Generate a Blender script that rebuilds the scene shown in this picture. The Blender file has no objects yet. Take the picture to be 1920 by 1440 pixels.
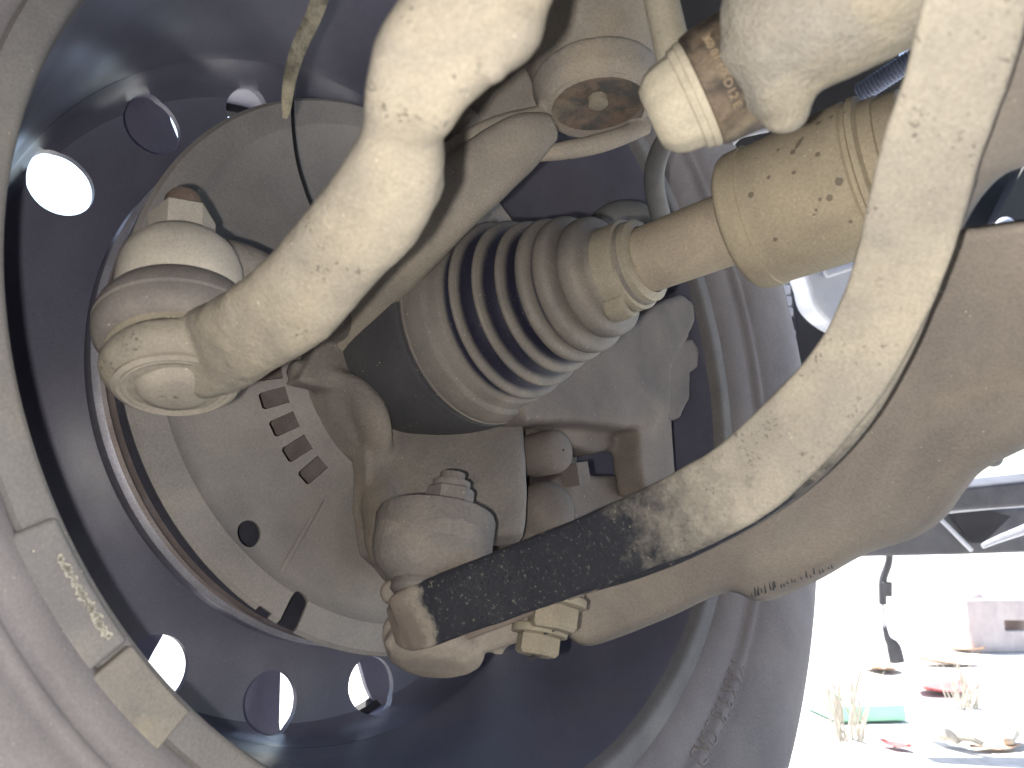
import bpy, bmesh, math, random
from mathutils import Vector as V, Matrix, noise
random.seed(7)
SC = bpy.context.scene
COL = SC.collection
# ------------------------------------------------------------ camera, world, sun, flash, exposure
F = 1442.0                        # focal length in photo pixels (1920 wide)
CAMZ = 0.23; PITCH = math.radians(11.64)
cam = bpy.data.cameras.new('camera'); cam_o = bpy.data.objects.new('camera', cam); COL.objects.link(cam_o)
cam_o.location = (0, 0, CAMZ); cam_o.rotation_euler = (math.pi/2 + PITCH, 0, 0)
cam.sensor_width = 36; cam.lens = 36*F/1920; cam.clip_start = 0.01; cam.clip_end = 3000
cam.dof.use_dof = True; cam.dof.focus_distance = 0.36; cam.dof.aperture_fstop = 18
SC.camera = cam_o
SUN_EL = math.radians(66); SUN_AZ = math.atan2(-0.64, 0.77)     # azimuth from +Y toward +X
w = bpy.data.worlds.new('World'); SC.world = w; w.use_nodes = True
nt = w.node_tree; nt.nodes.clear()
sky = nt.nodes.new('ShaderNodeTexSky'); sky.sky_type = 'NISHITA'; sky.sun_disc = False
sky.sun_elevation = SUN_EL; sky.sun_rotation = SUN_AZ; sky.air_density = 1.3; sky.dust_density = 2.0
bg = nt.nodes.new('ShaderNodeBackground'); bg.inputs[1].default_value = 0.15
wo = nt.nodes.new('ShaderNodeOutputWorld')
nt.links.new(sky.outputs[0], bg.inputs[0]); nt.links.new(bg.outputs[0], wo.inputs[0])
sl = bpy.data.lights.new('sun', 'SUN'); sl.energy = 5.0; sl.angle = math.radians(0.5); sl.color = (1, .96, .9)
so = bpy.data.objects.new('sun', sl); COL.objects.link(so)
sd = V((math.sin(SUN_AZ)*math.cos(SUN_EL), math.cos(SUN_AZ)*math.cos(SUN_EL), math.sin(SUN_EL)))
so.rotation_euler = sd.to_track_quat('Z', 'Y').to_euler(); so.location = sd*5
# the phone's flash LED, just left of and below the lens (it casts the short shadows to the right)
fl = bpy.data.lights.new('phone_flash', 'POINT'); fl.energy = 0.90; fl.shadow_soft_size = 0.0022; fl.color = (1, .94, .86)
fo = bpy.data.objects.new('phone_flash', fl); COL.objects.link(fo)
SC.view_settings.view_transform = 'Standard'; SC.view_settings.look = 'None'
SC.view_settings.gamma = 1; SC.view_settings.exposure = 1.55
SC.render.resolution_x = 1024; SC.render.resolution_y = 768
SC.render.engine = 'CYCLES'; SC.cycles.max_bounces = 8

# ------------------------------------------------------------ coordinates
RM = Matrix.Rotation(math.pi/2 + PITCH, 3, 'X')
def W(x, y, z): return RM @ V((x, y, -z)) + V((0, 0, CAMZ))    # right, up, forward of the view -> world
def D(x, y, z): return (RM @ V((x, y, -z))).normalized()
def P(px, py, d): return W((px-960)/F*d, (720-py)/F*d, d)
fo.location = W(-0.012, -0.005, 0.0)
PSI, EL = -0.839, -0.203
n_c = V((math.sin(PSI)*math.cos(EL), math.sin(EL), math.cos(PSI)*math.cos(EL)))
C_c = V((-.004, .025, .368))
HUB = W(*C_c)                    # centre of the rim's inner lip plane
N = D(*n_c)                      # axle direction, outward
UP = V((0, 0, 1)); UP = (UP - N*N.dot(UP)).normalized()
S = UP.cross(N)                  # toward the right of the picture
_t = D(0, 1, 0); _u = (_t - N*N.dot(_t)).normalized()
UP = _u; S = D(0, 0, 1).cross(UP); S = (S - N*N.dot(S)).normalized()
if S.dot(D(1, 0, 0)) < 0: S = -S
def WH(off, r, a):               # wheel coordinates; a in degrees, 0 = right, 90 = up
    a = math.radians(a); return HUB + N*off + S*(r*math.cos(a)) + UP*(r*math.sin(a))
def PL(px, py, off):             # where that sight line meets the wheel-parallel plane at offset off
    o = V((0, 0, CAMZ)); r = P(px, py, 1) - o
    return o + r*((HUB + N*off - o).dot(N)/r.dot(N))
def depth(p): return (RM.transposed() @ (p - V((0, 0, CAMZ)))).z*-1

# ------------------------------------------------------------ objects
ORG = {}
def empty(name, loc, label, cat, group=None):
    o = bpy.data.objects.new(name, None); COL.objects.link(o); o.location = loc; o.empty_display_size = .02
    ORG[o.name] = V(loc); o['label'] = label; o['category'] = cat
    if group: o['group'] = group
    return o
def tag(o, label, cat, group=None):
    o['label'] = label; o['category'] = cat
    if group: o['group'] = group
    return o
def obj(name, g, mat, parent=None, smooth=True, kind=None, org=None, angle=40, attr=None, label=None):
    vs, fs = g
    if org is None: org = sum((V(v) for v in vs), V((0, 0, 0)))/len(vs)
    me = bpy.data.meshes.new(name); me.from_pydata([tuple(V(v)-org) for v in vs], [], fs); me.validate(); me.update()
    bm = bmesh.new(); bm.from_mesh(me); bmesh.ops.recalc_face_normals(bm, faces=bm.faces); bm.to_mesh(me); bm.free()
    if smooth:
        me.shade_smooth()
        try: me.set_sharp_from_angle(angle=math.radians(angle))
        except Exception: pass
    if mat: me.materials.append(mat)
    if attr:
        a = me.attributes.new('u', 'FLOAT', 'POINT'); a.data.foreach_set('value', attr)
    o = bpy.data.objects.new(name, me); COL.objects.link(o); ORG[o.name] = V(org)
    if parent: o.parent = parent; o.location = V(org) - ORG[parent.name]
    else: o.location = org
    if kind: o['kind'] = kind
    if label: o['label'] = label
    return o
def join(*gs):
    v, f = [], []
    for a, b in gs:
        k = len(v); v += list(a); f += [tuple(i+k for i in q) for q in b]
    return v, f
def frame(ax, hint=None):
    ax = V(ax).normalized(); h = V(hint) if hint else (V((0, 0, 1)) if abs(ax.z) < .9 else V((1, 0, 0)))
    a = (h - ax*ax.dot(h)).normalized(); return a, ax.cross(a)
def lathe(prof, o, ax, n=64, a0=0, a1=360, hint=None, cap=False, fn=None):
    ax = V(ax).normalized(); A, B = frame(ax, hint); vs = []; fs = []
    full = abs(a1-a0) >= 359.9; m = n if full else n+1
    for s, r in prof:
        for k in range(m):
            t = math.radians(a0 + (a1-a0)*k/n)
            rr, ss = (r, s) if fn is None else fn(r, s, t)
            vs.append(V(o) + ax*ss + A*(rr*math.cos(t)) + B*(rr*math.sin(t)))
    for i in range(len(prof)-1):
        for k in range(n):
            k2 = (k+1) % m
            fs.append((i*m+k, i*m+k2, (i+1)*m+k2, (i+1)*m+k))
    if cap and full:
        fs.append(tuple(range(m))); fs.append(tuple((len(prof)-1)*m+k for k in range(m)))
    return vs, fs
def ring(prof, o, ax, n=96, **k):   # closed profile (solid of revolution)
    return lathe(list(prof)+[prof[0]], o, ax, n, **k)
def cyl(p, q, r, n=32, r2=None, bev=None):
    p, q = V(p), V(q); L = (q-p).length; r2 = r if r2 is None else r2; b = bev if bev is not None else min(r, L)*.08
    return lathe([(0, r-b), (b*.3, r-b*.3), (b, r), (L-b, r2), (L-b*.3, r2-b*.3), (L, r2-b)], p, q-p, n, cap=True)
def hexp(p, q, r, rot=0, bev=.12):
    p, q = V(p), V(q); L = (q-p).length; ax = (q-p).normalized(); A, B = frame(ax); vs = []
    b = r*bev
    for s, rr in ((0, r-b), (b, r), (L-b, r), (L, r-b)):
        for k in range(6):
            t = math.radians(60*k+rot); vs.append(p+ax*s+A*rr*math.cos(t)+B*rr*math.sin(t))
    fs = [(i*6+k, i*6+(k+1) % 6, (i+1)*6+(k+1) % 6, (i+1)*6+k) for i in range(3) for k in range(6)]
    fs += [tuple(range(6)), tuple(range(18, 24))]
    return vs, fs
def ball(c, r, n=24, sc=None, ax=None):
    prof = [(-r*math.cos(math.pi*i/(n//2)), max(r*math.sin(math.pi*i/(n//2)), r*.01)) for i in range(n//2+1)]
    return lathe(prof, c, ax or (0, 0, 1), n, cap=True)
def cat(p, k, sub):
    out = []
    for i in range(len(p)-1):
        a = p[max(i-1, 0)]; b = p[i]; c = p[i+1]; d = p[min(i+2, len(p)-1)]
        for j in range(sub):
            t = j/sub
            out.append([.5*((2*b[m])+(-a[m]+c[m])*t+(2*a[m]-5*b[m]+4*c[m]-d[m])*t*t+(-a[m]+3*b[m]-3*c[m]+d[m])*t**3) for m in range(k)])
    out.append(list(p[-1])); return out
def sweep(pts, n=32, ex=2.0, face=None, flat=1.0, sub=8, tex=None, capround=0):
    """pts: (world point, half width[, half thickness]); section half width lies across the sight side, face = direction the broad side looks to"""
    rows = [(*q[0], q[1], q[2] if len(q) > 2 else q[1]*flat) for q in pts]
    rows = cat(rows, 5, sub); ctr = [V(r[:3]) for r in rows]; vs = []; fs = []; us = []
    m = len(ctr)
    for i in range(m):
        tg = (ctr[min(i+1, m-1)] - ctr[max(i-1, 0)]).normalized()
        fd = face(ctr[i]) if callable(face) else (V(face) if face is not None else V((0, 0, 1)))
        th = (fd - tg*tg.dot(fd)).normalized(); wd = tg.cross(th)
        for k in range(n):
            t = 2*math.pi*k/n; c, s = math.cos(t), math.sin(t)
            x = math.copysign(abs(c)**(2/ex), c); y = math.copysign(abs(s)**(2/ex), s)
            vs.append(ctr[i] + wd*(x*rows[i][3]) + th*(y*rows[i][4])); us.append(i/(m-1))
    for i in range(m-1):
        for k in range(n): fs.append((i*n+k, i*n+(k+1) % n, (i+1)*n+(k+1) % n, (i+1)*n+k))
    for e, (row, sg) in enumerate(((0, -1), (m-1, 1))):                 # rounded end caps
        tg = (ctr[1]-ctr[0]).normalized()*-1 if e == 0 else (ctr[-1]-ctr[-2]).normalized()
        base = row*n; prev = list(range(base, base+n)); rr = min(rows[row][3], rows[row][4])
        for q in (.5, .85):
            k0 = len(vs)
            for k in range(n):
                vs.append(ctr[row] + (V(vs[base+k])-ctr[row])*math.sqrt(1-q*q) + tg*(rr*q*(capround or .25))); us.append(row/(m-1))
            for k in range(n): fs.append((prev[k], prev[(k+1) % n], k0+(k+1) % n, k0+k))
            prev = list(range(k0, k0+n))
        fs.append(tuple(prev))
    sweep.u = us
    return vs, fs
CAMP = V((0, 0, CAMZ))
def tocam(p): return (CAMP - p).normalized()
def psweep(pts, **k):             # (px, py, depth, width in px[, thickness ratio])
    q = [(P(a[0], a[1], a[2]), a[3]/2*a[2]/F, (a[3]/2*a[2]/F)*(a[4] if len(a) > 4 else k.get('flat', 1))) for a in pts]
    k.pop('flat', None); k.setdefault('face', tocam)
    return sweep(q, **k)
def prism(poly, th, dirn):        # polygon of world points pushed back along dirn
    n = len(poly); dirn = V(dirn).normalized()*th
    vs = [V(p) for p in poly]+[V(p)+dirn for p in poly]
    fs = [tuple(range(n)), tuple(range(2*n-1, n-1, -1))]+[(i, (i+1) % n, n+(i+1) % n, n+i) for i in range(n)]
    return vs, fs
def smoothpoly(pts, sub=4):
    n = len(pts); out = []
    for i in range(n):
        a, b, c, d = pts[i-1], pts[i], pts[(i+1) % n], pts[(i+2) % n]
        for j in range(sub):
            t = j/sub
            out.append(tuple(.5*((2*b[m])+(-a[m]+c[m])*t+(2*a[m]-5*b[m]+4*c[m]-d[m])*t*t+(-a[m]+3*b[m]-3*c[m]+d[m])*t**3) for m in range(len(b))))
    return out
def box(c, ax, ay, az, hx, hy, hz):
    c = V(c); ax, ay, az = V(ax).normalized()*hx, V(ay).normalized()*hy, V(az).normalized()*hz
    vs = [c+ax*i+ay*j+az*k for i in (-1, 1) for j in (-1, 1) for k in (-1, 1)]
    return vs, [(0, 1, 3, 2), (4, 6, 7, 5), (0, 4, 5, 1), (2, 3, 7, 6), (0, 2, 6, 4), (1, 5, 7, 3)]
def cast(o, voxel=.0013, sm=6, rough=.0, rs=120):   # fuse the pieces of one casting into one skin
    m = o.modifiers.new('fuse', 'REMESH'); m.mode = 'VOXEL'; m.voxel_size = voxel; m.use_smooth_shade = True
    s = o.modifiers.new('soften', 'SMOOTH'); s.iterations = sm; s.factor = .5
    if rough:
        t = bpy.data.textures.new('lumps', 'CLOUDS'); t.noise_scale = 1/rs; t.noise_depth = 3
        d = o.modifiers.new('lumps', 'DISPLACE'); d.texture = t; d.strength = rough; d.mid_level = .5; d.texture_coords = 'LOCAL'
    return o
def bev(o, wdt, seg=2):
    b = o.modifiers.new('bevel', 'BEVEL'); b.width = wdt; b.segments = seg; b.limit_method = 'ANGLE'; b.angle_limit = math.radians(35)
    return o
def cut(o, g):                     # subtract shapes, keep only the result
    c = obj('cutter', g, None, smooth=False)
    m = o.modifiers.new('cut', 'BOOLEAN'); m.object = c; m.operation = 'DIFFERENCE'; m.solver = 'EXACT'
    bpy.context.view_layer.update()
    me = bpy.data.meshes.new_from_object(o.evaluated_get(bpy.context.evaluated_depsgraph_get()))
    o.modifiers.clear(); old = o.data; o.data = me; me.name = old.name
    me.shade_smooth()
    try: me.set_sharp_from_angle(angle=math.radians(30))
    except Exception: pass
    bpy.data.objects.remove(c)
    return o

# ------------------------------------------------------------ materials
def mat(name, c1, c2=None, c3=None, rough=.75, sc=60, fine=700, bump=.25, spec=.3, speck=0, speck_c=(.6, .55, .45), pits=0,
        pit_sc=260, metal=0, coat=0, contrast=(.35, .68), rvar=.1, grime=0, grime_c=(.05, .045, .045), bd=.0013, uramp=None, spots=None, cracks=0):
    m = bpy.data.materials.new(name); m.use_nodes = True; t = m.node_tree; t.nodes.clear(); L = t.links.new
    nd = lambda k: t.nodes.new('ShaderNode'+k)
    out = nd('OutputMaterial'); bs = nd('BsdfPrincipled'); L(bs.outputs[0], out.inputs[0])
    tc = nd('TexCoord'); co = tc.outputs['Object']
    def noi(s, det=6, rg=.6, dist=0):
        q = nd('TexNoise'); q.inputs['Scale'].default_value = s; q.inputs['Detail'].default_value = det
        q.inputs['Roughness'].default_value = rg; q.inputs['Distortion'].default_value = dist; L(co, q.inputs['Vector']); return q.outputs['Fac']
    def rmp(src, a, b, ca=(0, 0, 0, 1), cb=(1, 1, 1, 1)):
        q = nd('ValToRGB'); q.color_ramp.elements[0].position = a; q.color_ramp.elements[1].position = b
        q.color_ramp.elements[0].color = ca; q.color_ramp.elements[1].color = cb; L(src, q.inputs[0]); return q.outputs[0]
    def mix(f, a, b, mode='MIX'):
        q = nd('Mix'); q.data_type = 'RGBA'; q.blend_type = mode
        if isinstance(f, (int, float)): q.inputs[0].default_value = f
        else: L(f, q.inputs[0])
        for i, x in ((6, a), (7, b)):
            if isinstance(x, tuple): q.inputs[i].default_value = (*x[:3], 1)
            else: L(x, q.inputs[i])
        return q.outputs[2]
    def math_(op, a, b):
        q = nd('Math'); q.operation = op
        for i, x in ((0, a), (1, b)):
            if isinstance(x, (int, float)): q.inputs[i].default_value = x
            else: L(x, q.inputs[i])
        return q.outputs[0]
    c2 = c2 or tuple(x*.8 for x in c1)
    big = noi(sc, 8, .62, .3); col = mix(rmp(big, *contrast), c1, c2)
    if c3: col = mix(rmp(noi(sc*.45, 5, .55, 1.), .5, .72), col, c3)
    fn_ = noi(fine*1.5, 4, .75); col = mix(.42, col, mix(rmp(fn_, .3, .7), (.30, .30, .30), (.72, .72, .72)), 'OVERLAY')
    wide = noi(11, 4, .6, .6); col = mix(.35, col, mix(rmp(wide, .35, .68), (.34, .335, .34), (.64, .64, .62)), 'OVERLAY')
    ms = nd('TexNoise'); ms.inputs['Scale'].default_value = 60; ms.inputs['Detail'].default_value = 5; mp = nd('Mapping'); mp.inputs['Scale'].default_value = (1, .12, .35); mp.inputs['Rotation'].default_value = (.4, .6, .9)
    L(co, mp.inputs['Vector']); L(mp.outputs[0], ms.inputs['Vector']); col = mix(.22, col, mix(rmp(ms.outputs['Fac'], .35, .65), (.36, .36, .36), (.62, .62, .6)), 'OVERLAY')
    h = math_('ADD', math_('ADD', math_('MULTIPLY', fn_, .30), math_('MULTIPLY', noi(260, 4, .65), .35)), math_('MULTIPLY', big, .65))
    rg = math_('ADD', math_('MULTIPLY', noi(sc*1.7, 5), rvar*2), rough-rvar)
    if grime: col = mix(math_('MULTIPLY', rmp(noi(sc*.8, 7, .7, .5), .55, .7), grime), col, grime_c)
    if speck:
        vo = nd('TexVoronoi'); vo.inputs['Scale'].default_value = 420; L(co, vo.inputs['Vector'])
        sp = math_('MULTIPLY', rmp(vo.outputs['Distance'], .08, .13, (1, 1, 1, 1), (0, 0, 0, 1)), rmp(noi(150, 2), .64-.08*speck, .70-.08*speck))
        v2 = nd('TexVoronoi'); v2.inputs['Scale'].default_value = 130; L(co, v2.inputs['Vector'])
        sp = math_('MAXIMUM', sp, math_('MULTIPLY', rmp(v2.outputs['Distance'], .035, .06, (1, 1, 1, 1), (0, 0, 0, 1)), .4))
        col = mix(sp, col, speck_c)
    if pits:
        vo = nd('TexVoronoi'); vo.inputs['Scale'].default_value = pit_sc
        dd = nd('TexNoise'); dd.inputs['Scale'].default_value = 500; L(co, dd.inputs['Vector'])
        va = nd('VectorMath'); va.operation = 'MULTIPLY_ADD'; L(dd.outputs['Color'], va.inputs[0]); va.inputs[1].default_value = (.004,)*3; L(co, va.inputs[2])
        L(va.outputs[0], vo.inputs['Vector'])
        pm = math_('MULTIPLY', rmp(vo.outputs['Distance'], .14, .30, (1, 1, 1, 1), (0, 0, 0, 1)), rmp(noi(90, 4), .60-.14*pits, .70-.14*pits))
        col = mix(math_('MULTIPLY', pm, .7), col, tuple(x*.3 for x in c1)); h = math_('SUBTRACT', h, math_('MULTIPLY', pm, 1.4))
    if cracks:
        vo = nd('TexVoronoi'); vo.feature = 'DISTANCE_TO_EDGE'; vo.inputs['Scale'].default_value = 110
        dd = nd('TexNoise'); dd.inputs['Scale'].default_value = 60; dd.inputs['Detail'].default_value = 6; L(co, dd.inputs['Vector'])
        va = nd('VectorMath'); va.operation = 'MULTIPLY_ADD'; L(dd.outputs['Color'], va.inputs[0]); va.inputs[1].default_value = (.010,)*3; L(co, va.inputs[2])
        L(va.outputs[0], vo.inputs['Vector'])
        cm = math_('MULTIPLY', rmp(vo.outputs['Distance'], .0, .05, (1, 1, 1, 1), (0, 0, 0, 1)), rmp(noi(45, 3), .42, .6))
        col = mix(math_('MULTIPLY', cm, cracks), col, tuple(x*.35 for x in c1)); h = math_('SUBTRACT', h, math_('MULTIPLY', cm, 1.0))
    if spots:
        g = None
        ge = nd('NewGeometry')
        for (c, r, st) in spots:
            va = nd('VectorMath'); va.operation = 'SUBTRACT'; L(ge.outputs['Position'], va.inputs[0]); va.inputs[1].default_value = c
            if st:      # streak: squash along direction st
                dv, kk = st; dp = nd('VectorMath'); dp.operation = 'DOT_PRODUCT'; L(va.outputs[0], dp.inputs[0]); dp.inputs[1].default_value = dv
                sv = nd('VectorMath'); sv.operation = 'SCALE'; sv.inputs[0].default_value = dv; L(math_('MULTIPLY', dp.outputs['Value'], -(1-1/kk)), sv.inputs['Scale'])
                ad = nd('VectorMath'); ad.operation = 'ADD'; L(va.outputs[0], ad.inputs[0]); L(sv.outputs[0], ad.inputs[1]); va = ad
            ln = nd('VectorMath'); ln.operation = 'LENGTH'; L(va.outputs[0], ln.inputs[0])
            q = math_('LESS_THAN', math_('ADD', ln.outputs['Value'], math_('MULTIPLY', noi(900, 2), r*.5)), r*1.25); g = q if g is None else math_('MAXIMUM', g, q)
        col = mix(math_('MULTIPLY', g, .62), col, (.07, .05, .045)); rg = math_('SUBTRACT', rg, math_('MULTIPLY', g, .15))
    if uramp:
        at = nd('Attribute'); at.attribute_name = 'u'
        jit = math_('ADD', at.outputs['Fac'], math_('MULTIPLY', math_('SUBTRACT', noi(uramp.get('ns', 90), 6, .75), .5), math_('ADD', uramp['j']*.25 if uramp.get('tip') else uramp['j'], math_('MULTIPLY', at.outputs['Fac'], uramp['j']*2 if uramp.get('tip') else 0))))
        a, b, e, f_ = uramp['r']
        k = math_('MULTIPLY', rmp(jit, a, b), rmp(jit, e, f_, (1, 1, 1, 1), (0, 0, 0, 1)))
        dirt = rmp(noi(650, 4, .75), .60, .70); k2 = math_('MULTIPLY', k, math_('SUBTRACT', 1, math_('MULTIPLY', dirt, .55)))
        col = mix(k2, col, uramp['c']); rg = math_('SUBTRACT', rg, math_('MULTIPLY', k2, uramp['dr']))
    if uramp and uramp.get('tip'):
        col = mix(rmp(jit, a-.012, b, (1, 1, 1, 1), (0, 0, 0, 1)), col, mix(rmp(big, .35, .65), (.165, .138, .118), (.225, .19, .165)))
    L(col, bs.inputs['Base Color']); L(rg, bs.inputs['Roughness'])
    bs.inputs['Metallic'].default_value = metal; bs.inputs['Specular IOR Level'].default_value = spec
    if coat: bs.inputs['Coat Weight'].default_value = coat; bs.inputs['Coat Roughness'].default_value = .15
    bp = nd('Bump'); bp.inputs['Strength'].default_value = bump; bp.inputs['Distance'].default_value = bd; L(h, bp.inputs['Height']); L(bp.outputs[0], bs.inputs['Normal'])
    return m
M = {}
M['rim'] = mat('hazed_dusty_wheel_paint', (.150, .150, .205), (.125, .127, .178), (.165, .158, .19), rough=.42, sc=18, bump=.08, spec=.5, speck=.5, speck_c=(.3, .28, .27), fine=900)  # base colour raised and blued for lens haze; specks are brake dust
M['tyre'] = mat('dusty_tyre_rubber', (.27, .25, .26), (.22, .203, .213), (.285, .255, .25), rough=.85, sc=14, bump=.25, speck=.4, speck_c=(.5, .45, .38))
M['tyre2'] = M['tyre']
M['lip'] = mat('dusty_rim_flange', (.205, .197, .20), (.165, .16, .165), (.23, .215, .20), rough=.7, sc=30, bump=.15, speck=.6)
M['weight'] = mat('tan_balance_weight', (.245, .227, .205), (.21, .197, .185), (.30, .27, .21), rough=.7, sc=60, bump=.3, grime=.3)
M['shield'] = mat('dusty_grey_shield_steel', (.275, .255, .245), (.225, .21, .205), (.30, .27, .245), rough=.7, sc=22, bump=.12, speck=1.0, speck_c=(.42, .38, .31), rvar=.08)
M['rotor'] = mat('rotor_iron', (.30, .25, .235), (.22, .185, .185), (.33, .31, .32), rough=.5, sc=60, bump=.2, metal=.2)
M['rotor_face'] = mat('shade_dark_brake_face', (.05, .05, .068), (.035, .035, .05), rough=.6, sc=60, bump=.2)  # friction face coloured dark for the shade behind the shield's holes
M['rotor_edge'] = mat('bright_rotor_edge', (.55, .55, .62), (.42, .41, .46), rough=.42, sc=50, bump=.15, metal=.55)
M['tan'] = mat('tan_dust_on_forging', (.318, .29, .243), (.26, .237, .203), (.355, .317, .25), rough=.85, sc=55, bump=.55, speck=.7, speck_c=(.68, .62, .5), pits=.35, pit_sc=560)
M['cup'] = mat('dust_on_joint_cup', (.37, .335, .285), (.31, .28, .245), (.41, .37, .305), rough=.85, sc=40, bump=.35, speck=.7, pits=.1)
M['eye'] = mat('dusty_steering_eye', (.50, .465, .41), (.43, .395, .35), rough=.85, sc=40, bump=.3, speck=.8)
M['rust'] = mat('rusty_stud', (.25, .19, .16), (.2, .15, .13), rough=.8, sc=90, bump=.5)
M['boot'] = mat('dusty_grey_rubber', (.21, .19, .18), (.165, .15, .145), (.25, .225, .20), rough=.7, sc=45, bump=.2, speck=.8)
M['knuckle'] = mat('brown_dust_on_casting', (.230, .207, .188), (.175, .160, .153), (.255, .22, .18), rough=.85, sc=30, bump=.8, bd=.0016, speck=.7, fine=520)
M['knuckle_up'] = mat('grey_brown_casting', (.43, .385, .33), (.35, .32, .29), (.46, .40, .31), rough=.8, sc=28, bump=.45, speck=.4, grime=.2)
M['rustcap'] = mat('rusty_strut_foot', (.20, .15, .12), (.10, .097, .095), (.29, .24, .18), rough=.8, sc=110, bump=1, bd=.0012, contrast=(.42, .58))
M['cvcup'] = mat('black_joint_housing', (.075, .075, .08), (.06, .06, .068), rough=.6, sc=50, bump=.2, speck=.4)
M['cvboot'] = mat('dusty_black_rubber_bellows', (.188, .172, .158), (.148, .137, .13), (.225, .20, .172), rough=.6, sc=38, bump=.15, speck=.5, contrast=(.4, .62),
    uramp=dict(r=(.22, .60, 5, 6), j=.2, c=(.026, .026, .046), dr=.12))  # folds painted navy: less dust there, plus shade put into the colour
M['cvvalley'] = M['cvboot']
M['shaft'] = mat('dusty_driveshaft', (.38, .325, .25), (.31, .265, .21), (.42, .36, .275), rough=.75, sc=45, bump=.3, speck=1.2, speck_c=(.56, .5, .38))
M['clamp'] = mat('dusty_clamp_band', (.33, .295, .235), (.27, .24, .195), rough=.6, sc=50, bump=.3, speck=.8)
M['caliper'] = mat('brown_grey_caliper_dust', (.195, .168, .152), (.15, .131, .123), (.22, .187, .158), rough=.85, sc=26, bump=.35, speck=.5)
M['arm'] = mat('brown_dust_on_arm', (.315, .277, .24), (.245, .217, .195), (.36, .31, .25), rough=.8, sc=20, bump=.25, speck=.5, grime=.15, grime_c=(.13, .10, .085))
M['bar'] = mat('pitted_arm_with_bare_black_paint', (.41, .375, .315), (.325, .30, .26), (.46, .415, .335), rough=.82, sc=50, bump=.45, pits=.6, pit_sc=520, speck=.6,
               uramp=dict(tip=1, r=(.150, .176, .42, .54), j=.16, ns=120, c=(.026, .028, .036), dr=.45))
M['endcap'] = mat('brown_grey_arm_tip', (.28, .24, .205), (.225, .195, .17), rough=.85, sc=60, bump=.5, speck=.8)
M['bolt'] = mat('yellowed_bolt_dust', (.33, .29, .225), (.27, .24, .185), rough=.75, sc=80, bump=.3, speck=.5)
M['sbar'] = mat('flaking_grey_bar_paint', (.36, .335, .29), (.29, .275, .25), (.43, .38, .29), rough=.8, sc=55, bump=.9, bd=.0022, grime=.35, grime_c=(.13, .12, .105), cracks=.0, speck=.5)
M['linkcup'] = mat('cream_dust_on_link_cup', (.46, .42, .335), (.39, .355, .285), rough=.85, sc=60, bump=.35, speck=.4)
M['linkrub'] = mat('brown_greasy_rubber', (.155, .12, .09), (.055, .046, .04), (.22, .18, .125), rough=.5, sc=120, bump=1, bd=.0011, contrast=(.42, .56), speck=1.2, speck_c=(.4, .33, .25))
M['hose'] = mat('grey_brake_hose', (.17, .17, .17), (.13, .13, .135), rough=.6, sc=60, bump=.15)
M['strap'] = mat('frayed_olive_strap', (.25, .235, .19), (.12, .11, .09), (.32, .29, .22), rough=.85, sc=140, bump=.8, contrast=(.42, .58))
M['wire'] = mat('plain_black', (.02, .02, .025), rough=.5)
M['liner'] = mat('black_liner_plastic', (.032, .032, .038), (.022, .022, .028), rough=.6, sc=12, bump=.3)
M['bodyp'] = mat('dark_underbody', (.05, .05, .056), (.035, .035, .04), rough=.7, sc=10, bump=.3)
M['dark'] = mat('shade_black_plastic', (.014, .014, .019), (.01, .01, .014), rough=.6, sc=14, bump=.3)  # near-black colour stands in for shade on the far panels
M['grey'] = mat('grey_plastic', (.12, .12, .135), (.07, .07, .08), rough=.5, sc=14, bump=.3)
M['pale'] = mat('pale_reflector_plastic', (.55, .56, .62), (.45, .46, .52), rough=.3, sc=10, bump=.05)
M['ground'] = mat('sunlit_concrete', (.50, .49, .47), (.44, .43, .41), rough=.9, sc=3, fine=60, bump=.3, bd=.003)
M['leaf'] = mat('dry_leaf', (.62, .42, .30), (.55, .36, .25), rough=.8, sc=60, bump=.3)  # leaf, plastic, brick and stick colours paled to mimic veiling glare
M['leafred'] = mat('red_leaf', (.55, .16, .16), (.42, .12, .12), rough=.7, sc=60, bump=.3)
M['green'] = mat('green_plastic', (.45, .85, .62), (.43, .82, .58), rough=.5, sc=20, bump=.1)
M['brick'] = mat('weathered_brick', (.60, .52, .50), (.5, .43, .42), rough=.9, sc=30, bump=.6)
M['stick'] = mat('dry_stick', (.6, .55, .48), (.5, .45, .38), rough=.9, sc=80, bump=.5)

# ------------------------------------------------------------ the ground
G = 0.0
obj('ground', ([(-40, -40, G), (60, -40, G), (60, 120, G), (-40, 120, G)], [(0, 1, 2, 3)]), M['ground'], kind='structure', smooth=False)

# ------------------------------------------------------------ wheel
wheel = empty('wheel', HUB + N*.15 - V((0, 0, .33)), 'black steel wheel with round holes and dusty tyre, seen from its inner side', 'wheel')
tp = [(-.002, .2175), (-.006, .2195), (-.010, .224), (-.0125, .2285), (-.0135, .2315), (-.0155, .2325), (-.0175, .2335), (-.0185, .2355), (-.019, .2375), (-.0205, .2385), (-.024, .244),
      (-.029, .256), (-.031, .268), (-.0305, .280), (-.028, .291), (-.024, .300), (-.0205, .306), (-.020, .3085), (-.014, .318), (-.004, .3265), (.006, .3305)]
outer = [(.182-s, r) for s, r in reversed(tp)]
tp = [(s_, r_ if r_ < .25 else .25+(r_-.25)*.935) for s_, r_ in tp]; tread = []
for g in (.03, .07, .112, .152):
    tread += [(g-.005, .3265), (g-.004, .3195), (g+.004, .3195), (g+.005, .3265)]
def tyre_fn(r, s, t):
    return r, s
obj('tyre', ring(tp+tread+outer+[(.19, .212), (.15, .24), (.09, .27), (.03, .24), (.008, .212)], HUB, N, 220), M['tyre'], wheel, angle=50)
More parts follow.
